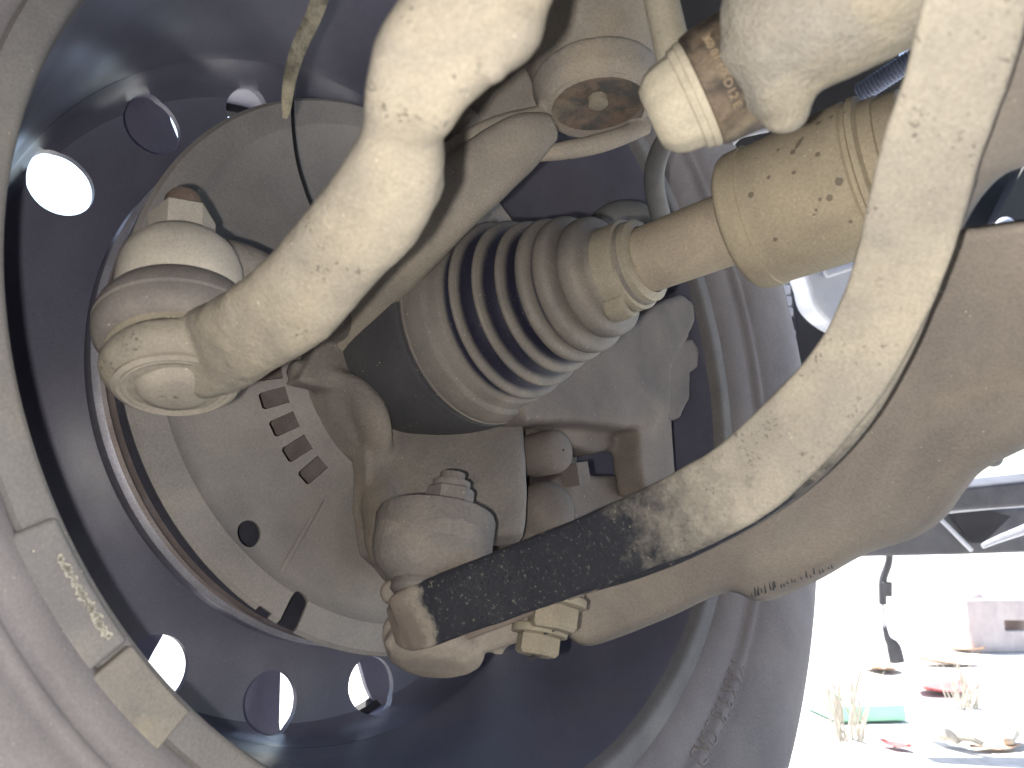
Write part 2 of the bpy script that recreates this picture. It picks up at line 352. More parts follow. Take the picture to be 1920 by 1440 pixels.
# rim: flange, bead seat, barrel, well
rp = [(.0005, .2060), (-.002, .2065), (-.0035, .2085), (-.0035, .2165), (-.0015, .2180), (.0015, .2172), (.004, .2155), (.012, .2075), (.03, .2062), (.05, .2045), (.09, .2005), (.112, .1990),
      (.122, .1975), (.19, .206), (.192, .2175), (.195, .2165), (.194, .204), (.128, .1935), (.118, .1925), (.112, .1945), (.088, .1965), (.05, .2000), (.03, .2025), (.012, .2042), (.004, .2052)]
rim = obj('rim', ring(rp, HUB, N, 220), M['rim'], wheel, angle=45)
rim.data.materials.append(M['lip'])
for p in rim.data.polygons:
    c = p.center + ORG[rim.name] - HUB
    if c.dot(N) < .0032: p.material_index = 1
# disc of the wheel with 17 holes
dp = [(.1195, .1925), (.1265, .1925), (.136, .1915), (.1445, .1885), (.1485, .184), (.150, .174), (.1505, .160), (.149, .148), (.143, .132), (.133, .118), (.122, .105), (.115, .092), (.113, .075), (.113, .035)]
wd = obj('wheel_disc', ring(dp+[(s+.0035, r+(.0012 if r > .18 else 0)) for s, r in reversed(dp)], HUB, N, 200), M['rim'], wheel, angle=40)
A0 = math.degrees(2.491); DA = 360/16.8
hang = [A0 - DA*k for k in range(3)]; a_b = math.degrees(4.008)
hang += [a_b + DA*k for k in range(3)]
a = hang[2]-DA
while a > a_b + DA*2 + DA*.9 - 360: hang.append(a); a -= DA
cut(wd, join(*[cyl(WH(.13, .174, x), WH(.17, .174, x), .0158, 36, bev=0) for x in hang]))
# wheel cover outside: eight broad spokes
cover_prof = [(.182, .208), (.192, .204), (.196, .19), (.1955, .16), (.192, .12), (.188, .08), (.19, .04), (.191, .0006)]
for ac, hw in ((114, 6.6), (151, 7), (183, 6.5), (228, 6), (205, 5), (256.3, 5.6), (287.5, 6.2), (318, 6.5), (349, 6.5), (20, 6.5), (50, 6.5), (79, 6.5)):
    rows = []; vs = []; fs = []
    for i, (s, r) in enumerate(cover_prof[:5]):
        for j in range(9):
            t = ac + (j-4)/4*hw; vs.append(WH(s - .004*(1-abs(j-4)/4), r, t))
    m = len(vs); vs += [v + N*.0035 for v in vs]
    for i in range(4):
        for j in range(8):
            a_ = i*9+j; fs.append((a_, a_+1, a_+10, a_+9)); fs.append((m+a_, m+a_+9, m+a_+10, m+a_+1))
    for j in range(8): fs.append((j, m+j, m+j+1, j+1)); fs.append((36+j, 36+j+1, m+36+j+1, m+36+j))
    for i in range(4): fs.append((i*9, i*9+9, m+i*9+9, m+i*9)); fs.append((i*9+8, m+i*9+8, m+i*9+17, i*9+17))
    obj('wheel_cover_spoke', (vs, fs), M['rim'], wheel)
obj('wheel_cover_hub', lathe([(s, r) for s, r in cover_prof[4:]]+[(.1935, .0006), (.1935, .04), (.1915, .08), (.1955, .12), (.192, .12)], HUB, N, 80), M['rim'], wheel)
obj('wheel_cover_ring', ring([(.188, .2135), (.194, .2135), (.199, .203), (.197, .197), (.193, .199)], HUB, N, 120), M['liner'], wheel)
# balance weights clipped on the flange, lower left
def weight(a0, a1, r0, r1, s0, s1, m):
    n = 26; vs = []
    for k in range(n+1):
        t = a0+(a1-a0)*k/n
        for s, r in ((s0, r0), (s0, r1), (s1, r1), (s1, r0)): vs.append(WH(s, r, t))
    fs = [(k*4+i, k*4+(i+1) % 4, k*4+4+(i+1) % 4, k*4+4+i) for k in range(n) for i in range(4)]+[(0, 1, 2, 3), (n*4+3, n*4+2, n*4+1, n*4)]
    o = obj('balance_weight', (vs, fs), m, wheel, angle=60); bev(o, .0020, 4); return o
def ang_of(px, py, off=-.003):
    v = PL(px, py, off)-HUB; return math.degrees(math.atan2(v.dot(UP), v.dot(S))) % 360, (v-N*v.dot(N)).length
wt = [ang_of(60, 985), ang_of(215, 1215), ang_of(205, 1225), ang_of(345, 1375)]
wo1 = weight(wt[0][0], wt[1][0], .2085, .2235, -.0065, .001, M['lip']); wo1['label'] = 'longer grey weight with flaked pale paint'
wo2 = weight(wt[2][0]+.3, wt[3][0]-1.2, .2085, .2240, -.0072, .001, M['weight']); wo2['label'] = 'short tan weight with rust'
flk = []
for i in range(110):          # flaking pale paint along the long weight
    f_ = i/109; px = 112+f_*92+random.gauss(0, 3)*(.4+f_); py = 1045+f_*150+random.uniform(-4, 4)
    c = PL(px, py, -.0068); a1 = random.uniform(0, 6.28); r = random.uniform(.0002, .0008)
    e1 = (S*math.cos(a1)+UP*math.sin(a1)); e2 = N.cross(e1)
    pg = [c+e1*r*math.cos(t)*random.uniform(.6, 1.4)*1.6+e2*r*math.sin(t)*random.uniform(.6, 1.4) for t in [k*math.pi/3 for k in range(6)]]
    flk.append(prism(pg, .0006, N))
M['flake'] = mat('pale_flaked_paint', (.42, .41, .36), (.36, .35, .30), rough=.8)
fo_ = obj('paint_flakes', join(*flk), M['flake'], wo1, smooth=False, kind='stuff')
# lettering and marks on the inner sidewall
def letters(txt, size, mapf, name, m, parent, ext=.0006, org=None):
    cu = bpy.data.curves.new('txt', 'FONT'); cu.body = txt; cu.size = size; cu.extrude = ext; cu.resolution_u = 2
    to = bpy.data.objects.new('txt', cu); COL.objects.link(to); bpy.context.view_layer.update()
    me = bpy.data.meshes.new_from_object(to.evaluated_get(bpy.context.evaluated_depsgraph_get()))
    vs = [mapf(v.co.x, v.co.y, v.co.z) for v in me.vertices]; fs = [tuple(p.vertices) for p in me.polygons]
    bpy.data.objects.remove(to); bpy.data.curves.remove(cu)
    return obj(name, (vs, fs), m, parent, smooth=False, org=org)
def side_s(r):
    for (s0, r0), (s1, r1) in zip(tp, tp[1:]):
        if r0 <= r <= r1: return s0+(s1-s0)*(r-r0)/(r1-r0)
    return -.02
def onside(a0, r0, up=1):
    def f(x, y, z):
        r = r0+y*up; return WH(side_s(r) - .0003 - z*1.0, r, a0 + math.degrees(x/r0)*up)
    return f
M['emboss'] = mat('raised_rubber_lettering', (.19, .18, .178), (.15, .145, .145), rough=.8, sc=20, bump=.2)
l0, l1 = ang_of(1338, 1432, -.029), ang_of(1420, 1235, -.029)
def onside2(x, y, z):
    r = l0[1]+y; return WH(side_s(r)-.0004-z*.9, r, l1[0]-math.degrees(x/l0[1]))
letters('MAX 918 LOAD', .0100, onside2, 'sidewall_lettering', M['tyre'], wheel, ext=.0003)
rb = []
for a_ in (-38, -27, -17):
    obj('sidewall_mark', prism([WH(side_s(r)-.0003, r, a_+d) for r, d in ((.239, 0), (.2395, .35), (.256, 1.6), (.2565, 1.2))], .0012, -N), M['emboss'], wheel, smooth=False)

# ------------------------------------------------------------ brake disc
AX = HUB
rotor = empty('brake_disc', HUB + N*.10, 'brake disc whose bright ringed edge shows below left of the dust shield', 'brake disc')
ro = ring([(.094, .09), (.094, .141), (.094, .1435), (.0965, .1445), (.099, .1445), (.101, .1435), (.104, .139), (.106, .139), (.108, .143), (.110, .1455), (.118, .1455), (.120, .144), (.120, .09)], HUB, N, 160)
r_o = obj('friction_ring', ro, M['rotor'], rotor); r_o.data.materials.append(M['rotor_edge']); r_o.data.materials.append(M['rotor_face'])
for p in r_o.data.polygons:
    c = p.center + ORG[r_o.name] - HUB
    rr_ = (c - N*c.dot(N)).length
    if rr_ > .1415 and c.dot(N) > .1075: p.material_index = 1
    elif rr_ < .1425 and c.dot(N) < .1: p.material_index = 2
obj('hat', ring([(.096, .091), (.112, .089), (.1128, .03), (.100, .03), (.098, .085)], HUB, N, 80), M['rotor'], rotor)

# ------------------------------------------------------------ dust shield
sh = empty('brake_dust_shield', HUB + N*.08, 'round grey dust shield with a curved row of slots, behind the steering joint', 'dust shield')
SO = .0
shp = [(.056, .044), (.058, .052), (.062, .062), (.068, .075), (.0745, .090), (.0755, .100), (.0755, .126), (.0735, .1315), (.0715, .134), (.0715, .1465), (.073, .1485), (.0742, .1483), (.0728, .1455), (.0728, .135),
       (.0748, .132), (.0768, .126), (.0768, .100), (.076, .090), (.0692, .074), (.0665, .066), (.0595, .052), (.0575, .044)]
def shf(r, s, t):
    return r, s + .0008*math.sin(3*t)*max(0, (r-.07))/.08
shield = obj('shield_plate', ring(shp, HUB, N, 200, fn=shf), M['shield'], sh, angle=35)
cs = []
def rad_frame(p):
    v = p-HUB; v = v-N*v.dot(N); e = v.normalized(); return e, N.cross(e)
for (px, py) in ((493, 700), (510, 748), (529, 796), (552, 841), (581, 881)):
    c = PL(px, py, .0755); e, q = rad_frame(c); hx, hy = .0068, .0039
    pg = [c+e*x+q*y for x, y in ((-hx, -hy+.001), (-hx+.001, -hy), (hx-.001, -hy), (hx, -hy+.001), (hx, hy-.001), (hx-.001, hy), (-hx+.001, hy), (-hx, hy-.001))]
    cs.append(prism([g-N*.006 for g in pg], .014, N))
c = PL(465, 1001, .0755); cs.append(cyl(c-N*.01, c+N*.01, .0058, 32, bev=0))
c = PL(551, 1141, .0725); e, q = rad_frame(c)
cs.append(join(prism([c-N*.01+e*x+q*y for x, y in [(-.003, -.0045)]+[(-.0035-.0042*math.sin(t), -.0045*math.cos(t)) for t in (.5, 1., 1.57, 2.1, 2.6)]+[(-.003, .0045), (.03, .0052), (.03, -.0052)]], .02, N)))
c = PL(495, 1143, .0725); e, q = rad_frame(c); cs.append(box(c+e*.006, e, q, N, .006, .0035, .01))
cut(shield, join(*cs))
# pressed seam running down to the notch and a bead beside the slots
obj('pressed_seam', sweep([(PL(x, y, .0745), .0011, .0006) for x, y in ((608, 930), (575, 990), (535, 1060), (510, 1115))], face=-N, n=10), M['shield'], sh)
obj('edge_bead', sweep([(PL(x, y, .073), .0012, .0010) for x, y in ((566, 715), (580, 770), (600, 805), (632, 842))], face=-N, n=10), M['knuckle_up'], sh)

# ------------------------------------------------------------ steering knuckle
M['column'] = mat('dusty_upper_arm', (.32, .285, .248), (.25, .228, .205), (.355, .31, .25), rough=.85, sc=30, bump=.8, bd=.0016, speck=.5)
kn = empty('steering_knuckle', HUB + N*.03, 'brown dusty steering knuckle casting between the bellows and the dust shield', 'steering knuckle')
kp = []
def blob(px, py, off, r, r2=None, py2=None): pass
def tube(pts, **k):
    return sweep([(PL(x, y, o), r, r*fl_) for x, y, o, r, fl_ in pts], face=-N, **k)
# hub carrier around the joint, thick ring
kp.append(ring([(.050, .058), (.050, .064), (.056, .068), (.066, .070), (.068, .070), (.068, .056), (.055, .056)], HUB, N, 96))
# plate left / below of the bellows
poly = [(560, 712), (600, 640), (690, 560), (760, 500), (905, 430), (960, 470), (1000, 600), (1010, 780), (1000, 960), (985, 1040), (900, 1090), (760, 1090), (700, 1040), (688, 960), (688, 870), (680, 770), (640, 735)]
kp.append(prism([PL(x, y, .050) for x, y in poly], .012, N))
# upper arm of the knuckle leaning inboard
ka = [psweep([(610, 690, .378, 100), (650, 595, .360, 140), (722, 485, .336, 160), (825, 388, .314, 140), (912, 316, .302, 124), (985, 262, .296, 100), (1035, 238, .298, 50)], flat=.7, ex=2.8, n=40)]
kp.append(psweep([(630, 720, .385, 110), (655, 630, .370, 120), (690, 560, .355, 110)], flat=.6))
kp.append(psweep([(700, 560, .36, 70), (760, 430, .345, 80), (820, 300, .322, 90), (860, 200, .315, 90)], flat=.8))
# rib running down the left of the ball seat
kp.append(sweep([(PL(545, 690, .060), .004, .006), (PL(640, 722, .054), .006, .009), (PL(693, 775, .046), .0075, .010), (P(706, 870, .366), .0065, .009), (P(712, 950, .350), .0065, .010), (P(730, 1018, .332), .007, .012), (P(768, 1060, .318), .007, .012), (P(810, 1076, .310), .008, .010)], face=-N))
# boss for the lower ball joint
BJ = (P(850, 900, .315)-P(812, 1085, .300)).normalized()
b0 = P(804, 1085, .300); b1 = P(816, 988, .310)
kp.append(lathe([(-.003, .013), (.001, .0185), (.006, .0225), (.012, .0240), (.0225, .0238), (.0250, .0228), (.0255, .019)], b0, b1-b0, 48, cap=True))
# steering arm reaching out to the tie-rod eye
T0 = P(330, 735, .235); TA = (P(345, 350, .277)-T0).normalized()
ec = T0 + TA*.045
kp.append(sweep([(ec, .011, .010), (P(400, 500, .274), .0115, .010), (P(470, 520, .288), .012, .010), (P(560, 560, .32), .013, .010), (P(650, 620, .365), .010, .008)], face=TA))
kp += [prism([P(x, y, .326) for x, y in ((706, 975), (800, 968), (885, 975), (890, 1050), (850, 1080), (780, 1080), (728, 1030))], .05, D(0, .1, 1)),
       psweep([(830, 560, .420, 240), (835, 660, .412, 262), (838, 760, .396, 276), (842, 860, .376, 284), (845, 950, .360, 286), (845, 1010, .352, 270)], n=40, ex=5, flat=.30),
       ]
cast(obj('upper_arm', join(*ka), M['column'], kn), .0012, 6, .0008, 90)
k_o = cast(obj('knuckle_casting', join(*kp), M['knuckle'], kn), .0013, 9, .0008, 90)
eye = lathe([(.0325, .0165), (.0330, .0188), (.036, .0197), (.0465, .0196), (.0520, .0182), (.0560, .0150), (.0580, .0122), (.0588, .008)], T0, TA, 64, cap=True)
obj('joint_boss', lathe([(-.003, .012), (.0, .0175), (.004, .0218), (.009, .0236), (.0238, .0242), (.0258, .0234), (.0264, .0215), (.0266, .004)], b0, b1-b0, 64, cap=True), M['knuckle'], kn, angle=50)
obj('steering_eye', eye, M['eye'], kn)
# ------------------------------------------------------------ suspension strut foot, top
M['strut'] = mat('grey_strut_dust', (.31, .28, .25), (.25, .23, .215), (.34, .29, .225), rough=.8, sc=28, bump=.5, speck=.4, grime=.25)
st = empty('suspension_strut', P(1120, 195, .34), 'grey brown strut tube ending in a rusty round foot, top centre', 'strut')
def K(l): return [(a*.92, b*.92) for a, b in l]
f0 = P(1122, 196, .305); SA = (P(1075, -120, .375)-P(1122, 200, .335)).normalized()
SA = D(-.06, .95, .27)
obj('strut_tube', lathe(K([(.0035, .0195), (.004, .0245), (.007, .0262), (.014, .0272), (.026, .0305), (.045, .0335), (.12, .035), (.125, .02)]), f0, SA, 64, cap=True), M['strut'], st)
obj('foot_flange', ring(K([(-.0015, .0225), (.0008, .0238), (.0035, .0258), (.010, .0268), (.012, .0255), (.011, .018), (.003, .0195)]), f0, SA, 64), M['strut'], st)
obj('rusty_foot', lathe(K([(.0035, .0006), (.003, .010), (.0015, .0195), (.0005, .0228), (.003, .0235)]), f0, SA, 48), M['rustcap'], st)
obj('centre_pin', cyl(f0+SA*.0045, f0-SA*.0002, .0040, 20), M['clamp'], st)
cl = [psweep([(1090, -60, .350, 330), (1050, 40, .345, 280), (975, 120, .338, 220), (905, 190, .330, 180), (865, 270, .325, 150), (835, 360, .330, 120)], n=32, flat=.55, ex=2.6),
      psweep([(800, 330, .312, 60), (880, 270, .306, 56), (950, 238, .302, 50), (1015, 218, .304, 40)], n=20),
      psweep([(985, 292, .306, 28), (1060, 282, .308, 36), (1140, 264, .310, 38), (1215, 236, .314, 32)], n=20),
      lathe(K([(-.002, .0225), (.002, .0262), (.012, .0285), (.016, .020)]), f0, SA, 48, cap=True)]
ri_ = lathe(K([(-.006, .0195), (.0, .0215), (.0030, .0215)]), f0, SA, 48, cap=True)
sc_ = cast(obj('strut_clamp', join(*cl), M['strut'], st), .0014, 8, .0006, 90)
cut(sc_, lathe(K([(-.0035, .0205), (.0035, .0205)]), f0, SA, 48, cap=True))
obj('clamp_bolt', lathe([(0, .006), (.002, .0062), (.004, .004)], P(1216, 75, .30), D(-.3, -.2, -1), 24, cap=True), M['rust'], st)

# ------------------------------------------------------------ lower ball joint
bj = empty('lower_ball_joint', b0, 'lower ball joint with its castle nut standing up behind the black arm', 'ball joint')
nb = P(838, 975, .3105)
na = D(.10, .93, .35)
kn2 = None
obj('castle_nut', hexp(nb, nb+na*.0135, .0098, 12, .1), M['knuckle'], bj, angle=20)
q0 = nb+na*.0130; obj('nut_collar', cyl(q0, q0+na*.003, .0078, 24), M['knuckle'], bj)
q0 = nb+na*.0150; obj('threaded_stud', cyl(q0, q0+na*.0045, .0052, 24), M['caliper'], bj)
obj('rubber_gaiter', lathe([(-.007, .0125), (-.005, .0145), (-.002, .0140), (0, .012)], b0, b1-b0, 40), M['boot'], bj)

# ------------------------------------------------------------ tie rod end
tr = empty('tie_rod_end', T0, 'pale dusty cranked tie rod with a round ball joint at its left end', 'tie rod')
pts = [(1000, -160, .148, 230), (935, -60, .149, 230), (880, 30, .151, 224), (812, 108, .154, 214), (776, 180, .158, 184), (760, 238, .164, 150), (748, 305, .171, 176), (708, 385, .180, 188), (632, 473, .191, 178),
       (555, 562, .203, 178), (478, 616, .217, 168), (415, 652, .2320, 172, .64), (372, 660, .2410, 178, .50), (335, 666, .2520, 176, .40)]
tg = psweep(pts, ex=3.0, n=48, flat=.70, sub=6)
kr = [tg, lathe([(.0012, .0135), (.0022, .0165), (.0035, .0192), (.006, .0213), (.008, .0219), (.0115, .0215), (.0138, .0195), (.0145, .016)], T0, TA, 64, cap=True)]
kr.append(sweep([(P(925, 95, .150), .0055, .005), (P(918, 120, .150), .0040, .004)], face=tocam, capround=1))
kr.append(sweep([(P(985, 0, .150), .005, .006), (P(955, 60, .151), .0065, .007), (P(915, 105, .152), .005, .006)], face=tocam, capround=1))
kr.append(psweep([(800, 300, .172, 60), (808, 350, .175, 56), (790, 385, .178, 40)], n=20, capround=1))
kr.append(psweep([(715, 150, .158, 50), (712, 195, .160, 54), (724, 240, .164, 44)], n=20, capround=1))
cast(obj('forged_arm', join(*kr), M['tan'], tr), .0009, 10, .0011, 110)
bc = obj('joint_cap', lathe([(-.0018, .0006), (-.0016, .007), (-.0008, .0100), (.0006, .0112), (.0018, .0120), (.0014, .0135), (.0010, .0150), (.0020, .0168), (.0045, .0190), (.006, .017)], T0, TA, 64), M['cup'], tr)
obj('cap_dish', ring([(.0014, .0150), (.0008, .0165), (.0016, .0180), (.004, .0175), (.0036, .0150)], T0, TA, 64), M['cup'], tr)
obj('retaining_ring', ring([(.0142, .0190), (.0146, .0206), (.0156, .0206), (.0160, .0190)], T0, TA, 64), M['clamp'], tr)
obj('rubber_boot', lathe([(x_-.0088, y_) for x_, y_ in [(.0238, .0196), (.0245, .0222), (.0272, .0243), (.0300, .0250), (.0318, .0250), (.0324, .0242), (.0332, .0250), (.0352, .0248), (.0385, .0236), (.0410, .0218), (.0424, .0196), (.0426, .015)]], T0, TA, 72), M['boot'], tr)
obj('lock_nut', hexp(T0+TA*.0582, T0+TA*.0582+TA*.0140, .0108, 26, .14), M['eye'], tr, angle=20)
obj('threaded_stud', lathe([(.070, .0064), (.0790, .0062), (.0812, .0050), (.0815, .0004)], T0, TA, 28), M['rust'], tr)

# ------------------------------------------------------------ driveshaft
J = W(*[(800-960)/F*.395, (720-643)/F*.395, .395]); Q = P(1400, 416, .285); DX = (Q-J).normalized()
ds = empty('drive_shaft', J, 'drive shaft with ribbed rubber bellows and thick damper sleeve', 'drive shaft')
obj('joint_housing', lathe([(-.030, .046), (-.024, .0495), (.0, .0512), (.033, .0508), (.0352, .0500), (.0362, .045)], J, DX, 96), M['cvcup'], ds)
bp_ = []
def crest(s, r, hw, rv):     # rounded rib, then valley
    return [(s-hw, rv), (s-hw*.93, r-(r-rv)*.45), (s-hw*.66, r-(r-rv)*.10), (s-hw*.25, r), (s+hw*.25, r), (s+hw*.66, r-(r-rv)*.10), (s+hw*.93, r-(r-rv)*.45), (s+hw, rv)]
prof = [(.034, .0460), (.0362, .0486), (.0368, .0494), (.0385, .0496), (.0425, .0490), (.0470, .0474), (.0482, .0468), (.0488, .0452), (.0496, .0446), (.0535, .0436), (.0545, .0425)]
ribs = [(.0606, .0424, .0022, .0325), (.0710, .0390, .0020, .0290), (.0808, .0352, .0023, .0260), (.0905, .0326, .0032, .0255), (.0988, .0304, .0042, .0250), (.1090, .0262, .0055, .0205)]
prof += [(.0560, .0385), (.0570, .0355)]
for s, r, hw, rv in ribs: prof += crest(s, r, hw, rv)
prof += [(.1155, .0190), (.117, .0182), (.1285, .0176), (.1295, .0150)]
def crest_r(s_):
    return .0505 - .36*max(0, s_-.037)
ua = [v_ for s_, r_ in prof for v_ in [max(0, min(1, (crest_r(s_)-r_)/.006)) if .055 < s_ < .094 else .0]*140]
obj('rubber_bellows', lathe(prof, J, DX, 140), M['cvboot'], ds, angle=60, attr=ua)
obj('clamp_band', ring([(.0372, .0490), (.0374, .0499), (.0384, .0500), (.0388, .0492)], J, DX, 120), M['boot'], ds)
obj('small_clamp', ring([(.1165, .0174), (.1168, .0190), (.1265, .0190), (.1270, .0174)], J, DX, 80), M['clamp'], ds)
obj('boot_end', ring([(.1268, .0140), (.1270, .0172), (.1315, .0172), (.1325, .0160), (.1330, .0140)], J, DX, 80), M['clamp'], ds)
ea = P(1212, 572, .3) ; cc = J + DX*.120
ed = (ea-cc); ed = (ed-DX*ed.dot(DX)).normalized()
cw = DX.cross(ed)
e0 = cc + ed*.0188
ear = sweep([(e0-cw*.004-ed*.0006, .0052, .0014), (e0-cw*.001+ed*.0028, .0052, .0016), (e0+cw*.0035+ed*.0030, .0052, .0016), (e0+cw*.0070+ed*.0004, .0050, .0014)], face=lambda p: (p-cc).normalized(), n=20, ex=3)
obj('clamp_ear', ear, M['clamp'], ds)
obj('shaft_tube', lathe([(.120, .0135), (.14, .0136), (.177, .0138), (.180, .0138)], J, DX, 64), M['shaft'], ds)
SPOT = []
def spot(px, py, r, d=.255, st=None): SPOT.append((tuple(P(px, py, d)), r, st))
Ld = (P(1770, 275, .215)-P(1400, 416, .285)).length
AXQ = J + DX*.1755
def spot_on(px, py, rp, st=None):      # where the sight line meets the sleeve
    o = CAMP; r = (P(px, py, 1)-o).normalized(); w0 = o-J; a = r-DX*r.dot(DX); b = w0-DX*w0.dot(DX)
    A_, B_, C_ = a.dot(a), 2*a.dot(b), b.dot(b)-.0262**2; dsc = B_*B_-4*A_*C_
    if dsc < 0: return
    t = (-B_-math.sqrt(dsc))/(2*A_); p = o+r*t; SPOT.append((tuple(p), rp*t/F*.5, st))
for px, py, rp in ((1407, 365, 12), (1416, 295, 6), (1440, 332, 8), (1458, 280, 7), (1488, 323, 8), (1533, 289, 9), (1573, 340, 14), (1555, 371, 11), (1537, 374, 7), (1530, 394, 6), (1526, 403, 5), (1595, 416, 7), (1453, 450, 9), (1534, 230, 10), (1558, 219, 8), (1582, 212, 6), (1503, 225, 8), (1615, 240, 6)):
    spot_on(px, py, rp)
dv = tuple((P(1520, 240, .26)-P(1490, 285, .26)).normalized())
spot_on(1497, 268, 9, (dv, 3.0)); spot_on(1486, 284, 11, None)
M['sleeve'] = mat('dusty_sleeve_with_oil_spots', (.37, .32, .235), (.305, .26, .195), (.41, .355, .26), rough=.75, sc=36, bump=.3, speck=1.3, speck_c=(.58, .51, .39), spots=SPOT)
S0 = .1745
obj('damper_sleeve', lathe([(S0-.0012, .0136), (S0-.0008, .0238), (S0+.0005, .0253), (S0+.002, .0260), (S0+.0082, .0263), (S0+.0086, .0257), (S0+.0435, .0262), (S0+.0442, .0252), (S0+.0455, .0252), (S0+.0462, .0264), (S0+.0480, .0260), (S0+.0490, .0238), (S0+.0530, .0238), (S0+.0534, .0228), (S0+.060, .0226), (S0+.061, .02)], J, DX, 96, cap=True), M['sleeve'], ds, angle=50)

# ------------------------------------------------------------ brake caliper and its hose
ca = empty('brake_caliper', PL(1200, 700, -.03), 'brown dusty brake caliper carrier right of the ribbed bellows', 'brake caliper')
cp = []
def pz(pts, off, th): return prism([PL(x, y, off) for x, y in pts], th, N)
cp.append(pz([(1040, 640), (1130, 600), (1190, 600), (1235, 565), (1280, 548), (1302, 565), (1308, 600), (1290, 640), (1262, 690), (1262, 740), (1258, 785), (1220, 800), (1180, 800), (1080, 790), (990, 790), (960, 740)], -.004, .030))
cp.append(pz([(1255, 640), (1300, 632), (1314, 655), (1312, 690), (1296, 700), (1297, 745), (1278, 785), (1255, 792), (1230, 760)], .006, .03))
cp.append(pz([(1200, 770), (1262, 780), (1268, 870), (1272, 920), (1212, 930), (1198, 850)], .0, .02))
cp.append(pz([(1020, 770), (1180, 780), (1200, 830), (1120, 850), (1060, 830)], .016, .03))

cast(obj('carrier_casting', join(*cp), M['caliper'], ca), .0016, 26, .0010, 50)
lo = [pz([(1000, 930), (1060, 880), (1120, 890), (1210, 890), (1215, 1010), (985, 1050)], .02, .03), ball(PL(1020, 960, .02), .016)]
cast(obj('carrier_foot', join(*lo), M['caliper'], ca), .0016, 14)
g0 = PL(1022, 850, .012)
obj('slide_bolt', lathe([(0, .0006), (.0002, .007), (.002, .0098), (.006, .0112), (.02, .0112)], g0-N*.012, N, 40), M['caliper'], ca)
g1 = PL(1078, 890, .016)
obj('bolt_lug', box(g1, S, UP, N, .005, .006, .006), M['caliper'], ca)
obj('pad_clip', cast(obj('tmp', ([(0, 0, 0), (1, 0, 0), (0, 1, 0)], [(0, 1, 2)]), M['caliper']), .1).data and join(*[psweep([(1110, 425, .47, 34), (1150, 402, .47, 46), (1195, 398, .47, 40), (1225, 412, .47, 22)], n=16, flat=.6)]), M['hose'], ca)
bpy.data.objects.remove(bpy.data.objects['tmp'])
tag(obj('brake_hose', psweep([(1275, 225, .36, 36), (1245, 268, .375, 37), (1229, 310, .39, 38), (1227, 350, .40, 38), (1236, 395, .41, 38), (1246, 430, .42, 38)], n=24, flat=.7), M['hose']),
    'smooth grey hose curving down behind the cream link joint', 'hose')
tag(obj('frayed_strap', psweep([(612, -40, .262, 34), (588, 30, .266, 30), (560, 90, .270, 28), (543, 150, .274, 24), (537, 200, .277, 18), (534, 222, .278, 9)], n=14, flat=.3), M['strap']),
    'frayed olive strap hanging down at top left of the tie rod', 'strap')
tag(obj('thin_black_line', sweep([(PL(x, y, .060), .0009, .0009) for x, y in ((575, 60), (552, 150), (549, 220), (556, 290), (570, 345), (592, 395), (640, 440))], face=-N, n=8), M['wire']),  # thin black line swept along a dark arc on the shield
    'thin black line bowed down in front of the dust shield', 'wire')

# ------------------------------------------------------------ stabiliser bar and link
sb = empty('stabiliser_bar', P(1500, 90, .15), 'thick grey bar with flaking cracked paint at the top right', 'stabiliser bar')
ax0 = P(1478, 44, .178); ax1 = P(1760, -128, .150)
bd_ = (ax1-ax0).normalized()
c1 = [lathe([(-.0118, .004), (-.0112, .010), (-.008, .0145), (-.002, .0172), (.03, .0180), (.09, .0180)], ax0, bd_, 48, cap=True),
      sweep([(P(1470, 120, .178), .013, .013), (P(1466, 175, .180), .0080, .0090), (P(1470, 212, .182), .0050, .006)], face=bd_, capround=1),
      sweep([(P(1425, 90, .178), .009, .010), (P(1430, 175, .182), .0050, .008)], face=bd_, capround=1)]
cast(obj('bar_end', join(*c1), M['sbar'], sb), .001, 8, .0011, 110)
lk = empty('stabiliser_link', P(1290, 190, .19), 'cream link joint with a brown lettered rubber boot under its rod', 'link')
LA = D(.86, .40, -.30)
lc = P(1253, 208, .197)
lv = [(-.0050, .0060), (-.0046, .0080), (-.0020, .0106), (.0005, .0116), (.0048, .0122), (.0052, .0130), (.0068, .0134), (.0072, .0130)]
def lump(r, s, t): return r*(1+.02*math.sin(7*t)+.012*math.sin(13*t+1)), s
obj('link_cup', lathe(lv, lc, LA, 64, cap=True, fn=lump), M['linkcup'], lk)
obj('cup_ring', ring([(.0068, .0120), (.0070, .0136), (.0080, .0139), (.0088, .0137), (.0090, .0120)], lc, LA, 64), M['linkcup'], lk)
LB = [(.0088, .0134), (.0092, .0142), (.0115, .0147), (.0190, .0150), (.0215, .0146), (.0228, .0134), (.0232, .0120), (.0240, .0122), (.0262, .0122), (.0275, .0108), (.0300, .0085), (.0330, .0070)]
obj('link_boot', lathe(LB, lc, LA, 72), M['linkrub'], lk)
hA, hB = frame(LA)
bt = (P(1335, 190, .18)-lc); t0 = math.atan2(bt.dot(hB), bt.dot(hA))
def onboot(x, y, z):
    sgn = LSGN; t = t0 + sgn*(x-.0150)/.0148
    return lc + LA*(.0135 + y) + hA*((.01515+z)*math.cos(t)) + hB*((.01515+z)*math.sin(t))
va_ = -hA*math.sin(t0)+hB*math.cos(t0); LSGN = -1 if va_.dot(D(0, 1, 0)) > 0 else 1
M['rubtext'] = mat('scuffed_raised_letters', (.34, .27, .18), (.26, .2, .14), rough=.7)
letters('360 01 60-D12 E', .0028, onboot, 'moulded_lettering', M['rubtext'], lk, ext=.0003)
